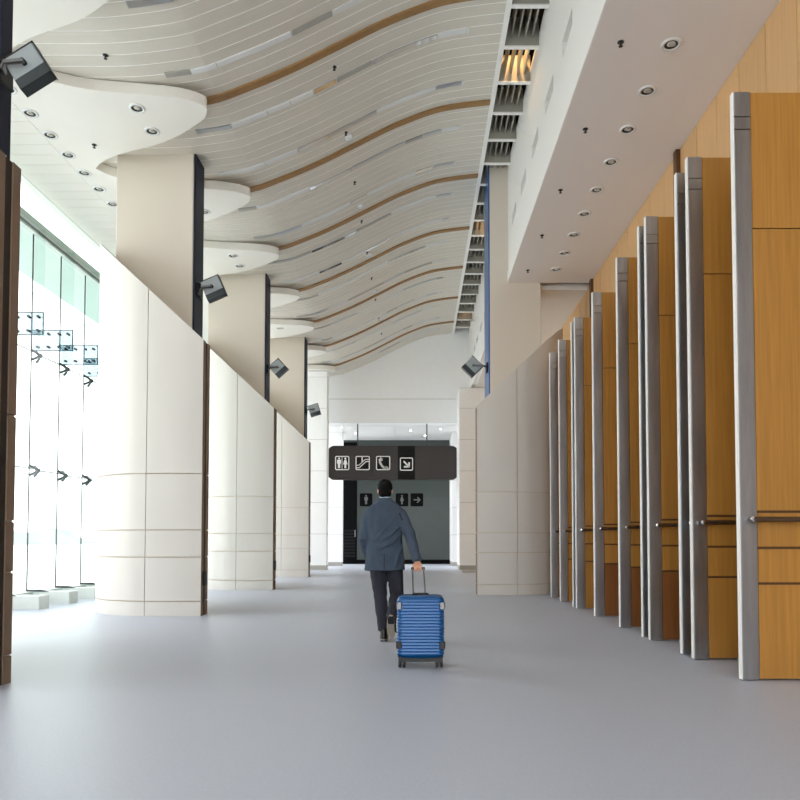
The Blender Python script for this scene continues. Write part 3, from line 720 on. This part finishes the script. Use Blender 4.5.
# shirt
sh = MB(); sh.rings([ering((-.022, -.004), .062, .066, 1.46, 20, 2), ering((-.021, .0), .060, .064, 1.49, 20, 2), ering((-.02, .006), .058, .062, 1.518, 20, 2), ering((-.02, .006), .053, .057, 1.518, 20, 2), ering((-.021, 0), .053, .057, 1.465, 20, 2)], False)
sh.build('shirt_collar', 'shirt', man, smooth=True)
# jacket
jk = MB()
jk.rings([ering(c, rx, ry, z, 28, 2.5) for c, rx, ry, z in (((-.018, 0), .212, .152, .745), ((-.018, 0), .206, .148, .84), ((-.02, 0), .192, .138, .96), ((-.02, 0), .186, .130, 1.06), ((-.02, 0), .198, .130, 1.18),
          ((-.02, 0), .215, .128, 1.28), ((-.02, 0), .216, .118, 1.345), ((-.02, .0), .188, .104, 1.39), ((-.02, .0), .130, .090, 1.435), ((-.02, .0), .082, .080, 1.475))])
def bez(a, b, c, n=8):
    a, b, c = Vector(a), Vector(b), Vector(c)
    return [a * (1-t)**2 + b * 2*t*(1-t) + c * t*t for t in [i / n for i in range(n + 1)]]
def sleeve(a, b, c, ra, rb, rc):
    P = [Vector(a).lerp(Vector(b), i / 5) for i in range(6)] + [Vector(b).lerp(Vector(c), i / 5) for i in range(1, 6)]
    r = [ra + (rb - ra) * i / 5 for i in range(6)] + [rb + (rc - rb) * i / 5 for i in range(1, 6)]
    jk.tube(P, r, 16)
jk.ell((-.187, 0, 1.325), (.066, .07, .066)); jk.ell((.150, 0, 1.325), (.066, .07, .066))
sleeve((-.187, 0, 1.325), LEL, (-.205, .125, .885), .066, .060, .044)
sleeve((.150, 0, 1.325), REL, (.324, -.312, .845), .066, .060, .042)
# soft folds
for pts, r in (([(.15, -.12, 1.12), (.06, -.135, 1.03), (-.08, -.14, .97)], .012), ([(.14, -.12, 1.20), (.03, -.128, 1.10), (-.05, -.13, 1.05)], .010), ([(.1, -.11, 1.30), (.0, -.125, 1.2), (-.05, -.13, 1.12)], .008),
               ([(-.16, -.10, 1.06), (-.05, -.135, 1.0)], .010), ([(.16, -.10, 1.0), (.12, -.13, .88), (.1, -.14, .78)], .010)):
    jk.tube([Vector(p_) + Vector((0, -.004, 0)) for p_ in pts], r * 1.15, 8)
finish(jk.build('jacket', 'jacket', man), .009, 3, .022, .085)
cl_ = MB(); cl_.rings([ering((-.021, -.006), .092, .092, 1.43, 22, 2), ering((-.021, -.004), .076, .080, 1.475, 22, 2), ering((-.021, -.002), .070, .075, 1.503, 22, 2), ering((-.021, 0), .064, .069, 1.500, 22, 2), ering((-.021, -.002), .066, .07, 1.45, 22, 2)], False)
cl_.build('jacket_collar', 'jacket', man, smooth=True)
MB().tube([(-.02, -.154, .75), (-.02, -.149, .84), (-.02, -.146, .92)], .004, 6).build('back_vent', 'seam', man)
MB().tube([(.135, -.112, 1.34), (.165, -.112, 1.27), (.165, -.116, 1.18), (.152, -.125, 1.10)], .006, 6).build('armhole_seam', 'seam', man)
# trousers
tr = MB()
tr.rings([ering((-.018, 0), rx, ry, z, 24, 2.4) for rx, ry, z in ((.165, .12, 1.0), (.175, .125, .90), (.178, .125, .82), (.150, .105, .745))])
def leg(a, b, c, ra, rb, rc):
    P = [Vector(a).lerp(Vector(b), i / 6) for i in range(7)] + [Vector(b).lerp(Vector(c), i / 6) for i in range(1, 7)]
    r = [ra + (rb - ra) * i / 6 for i in range(7)] + [rb + (rc - rb) * i / 6 for i in range(1, 7)]
    tr.tube(P, r, 16)
leg(LHP, LKN, (-.033, .0, .105), .098, .073, .056)
leg(RHP, RKN, (.058, -.245, .26), .096, .073, .056)
finish(tr.build('trousers', 'trousers', man), .009, 3, .014, .06)
# shoes (toe along +Y), planted left, heel-up right
def shoe(name, M):
    s_ = MB()
    s_.rings([ering((0, cy), rx, ry, z, 20, 2.2) for cy, rx, ry, z in ((.075, .043, .135, .0), (.075, .046, .138, .02), (.07, .044, .130, .045), (.035, .040, .088, .065), (.01, .038, .058, .095), (.005, .036, .05, .115))])
    o = s_.build(name, 'shoe', man, smooth=True); o.matrix_local = M
    q = MB(); q.rings([ering((0, .075), .041, .133, -.006, 20, 2.2), ering((0, .075), .046, .139, .001, 20, 2.2), ering((0, .075), .046, .139, .008, 20, 2.2)]); q = q.build('sole', 'sole', o)
    MB().bbox(-.034, .034, -.055, .03, -.02, -.004, .012).build('heel', 'case_black', o)
shoe('shoe', Matrix.Translation((-.028, -.01, .02)))
shoe('shoe', Matrix.Translation((.058, -.275, .245)) @ Matrix.Rotation(math.radians(-64), 4, 'X'))
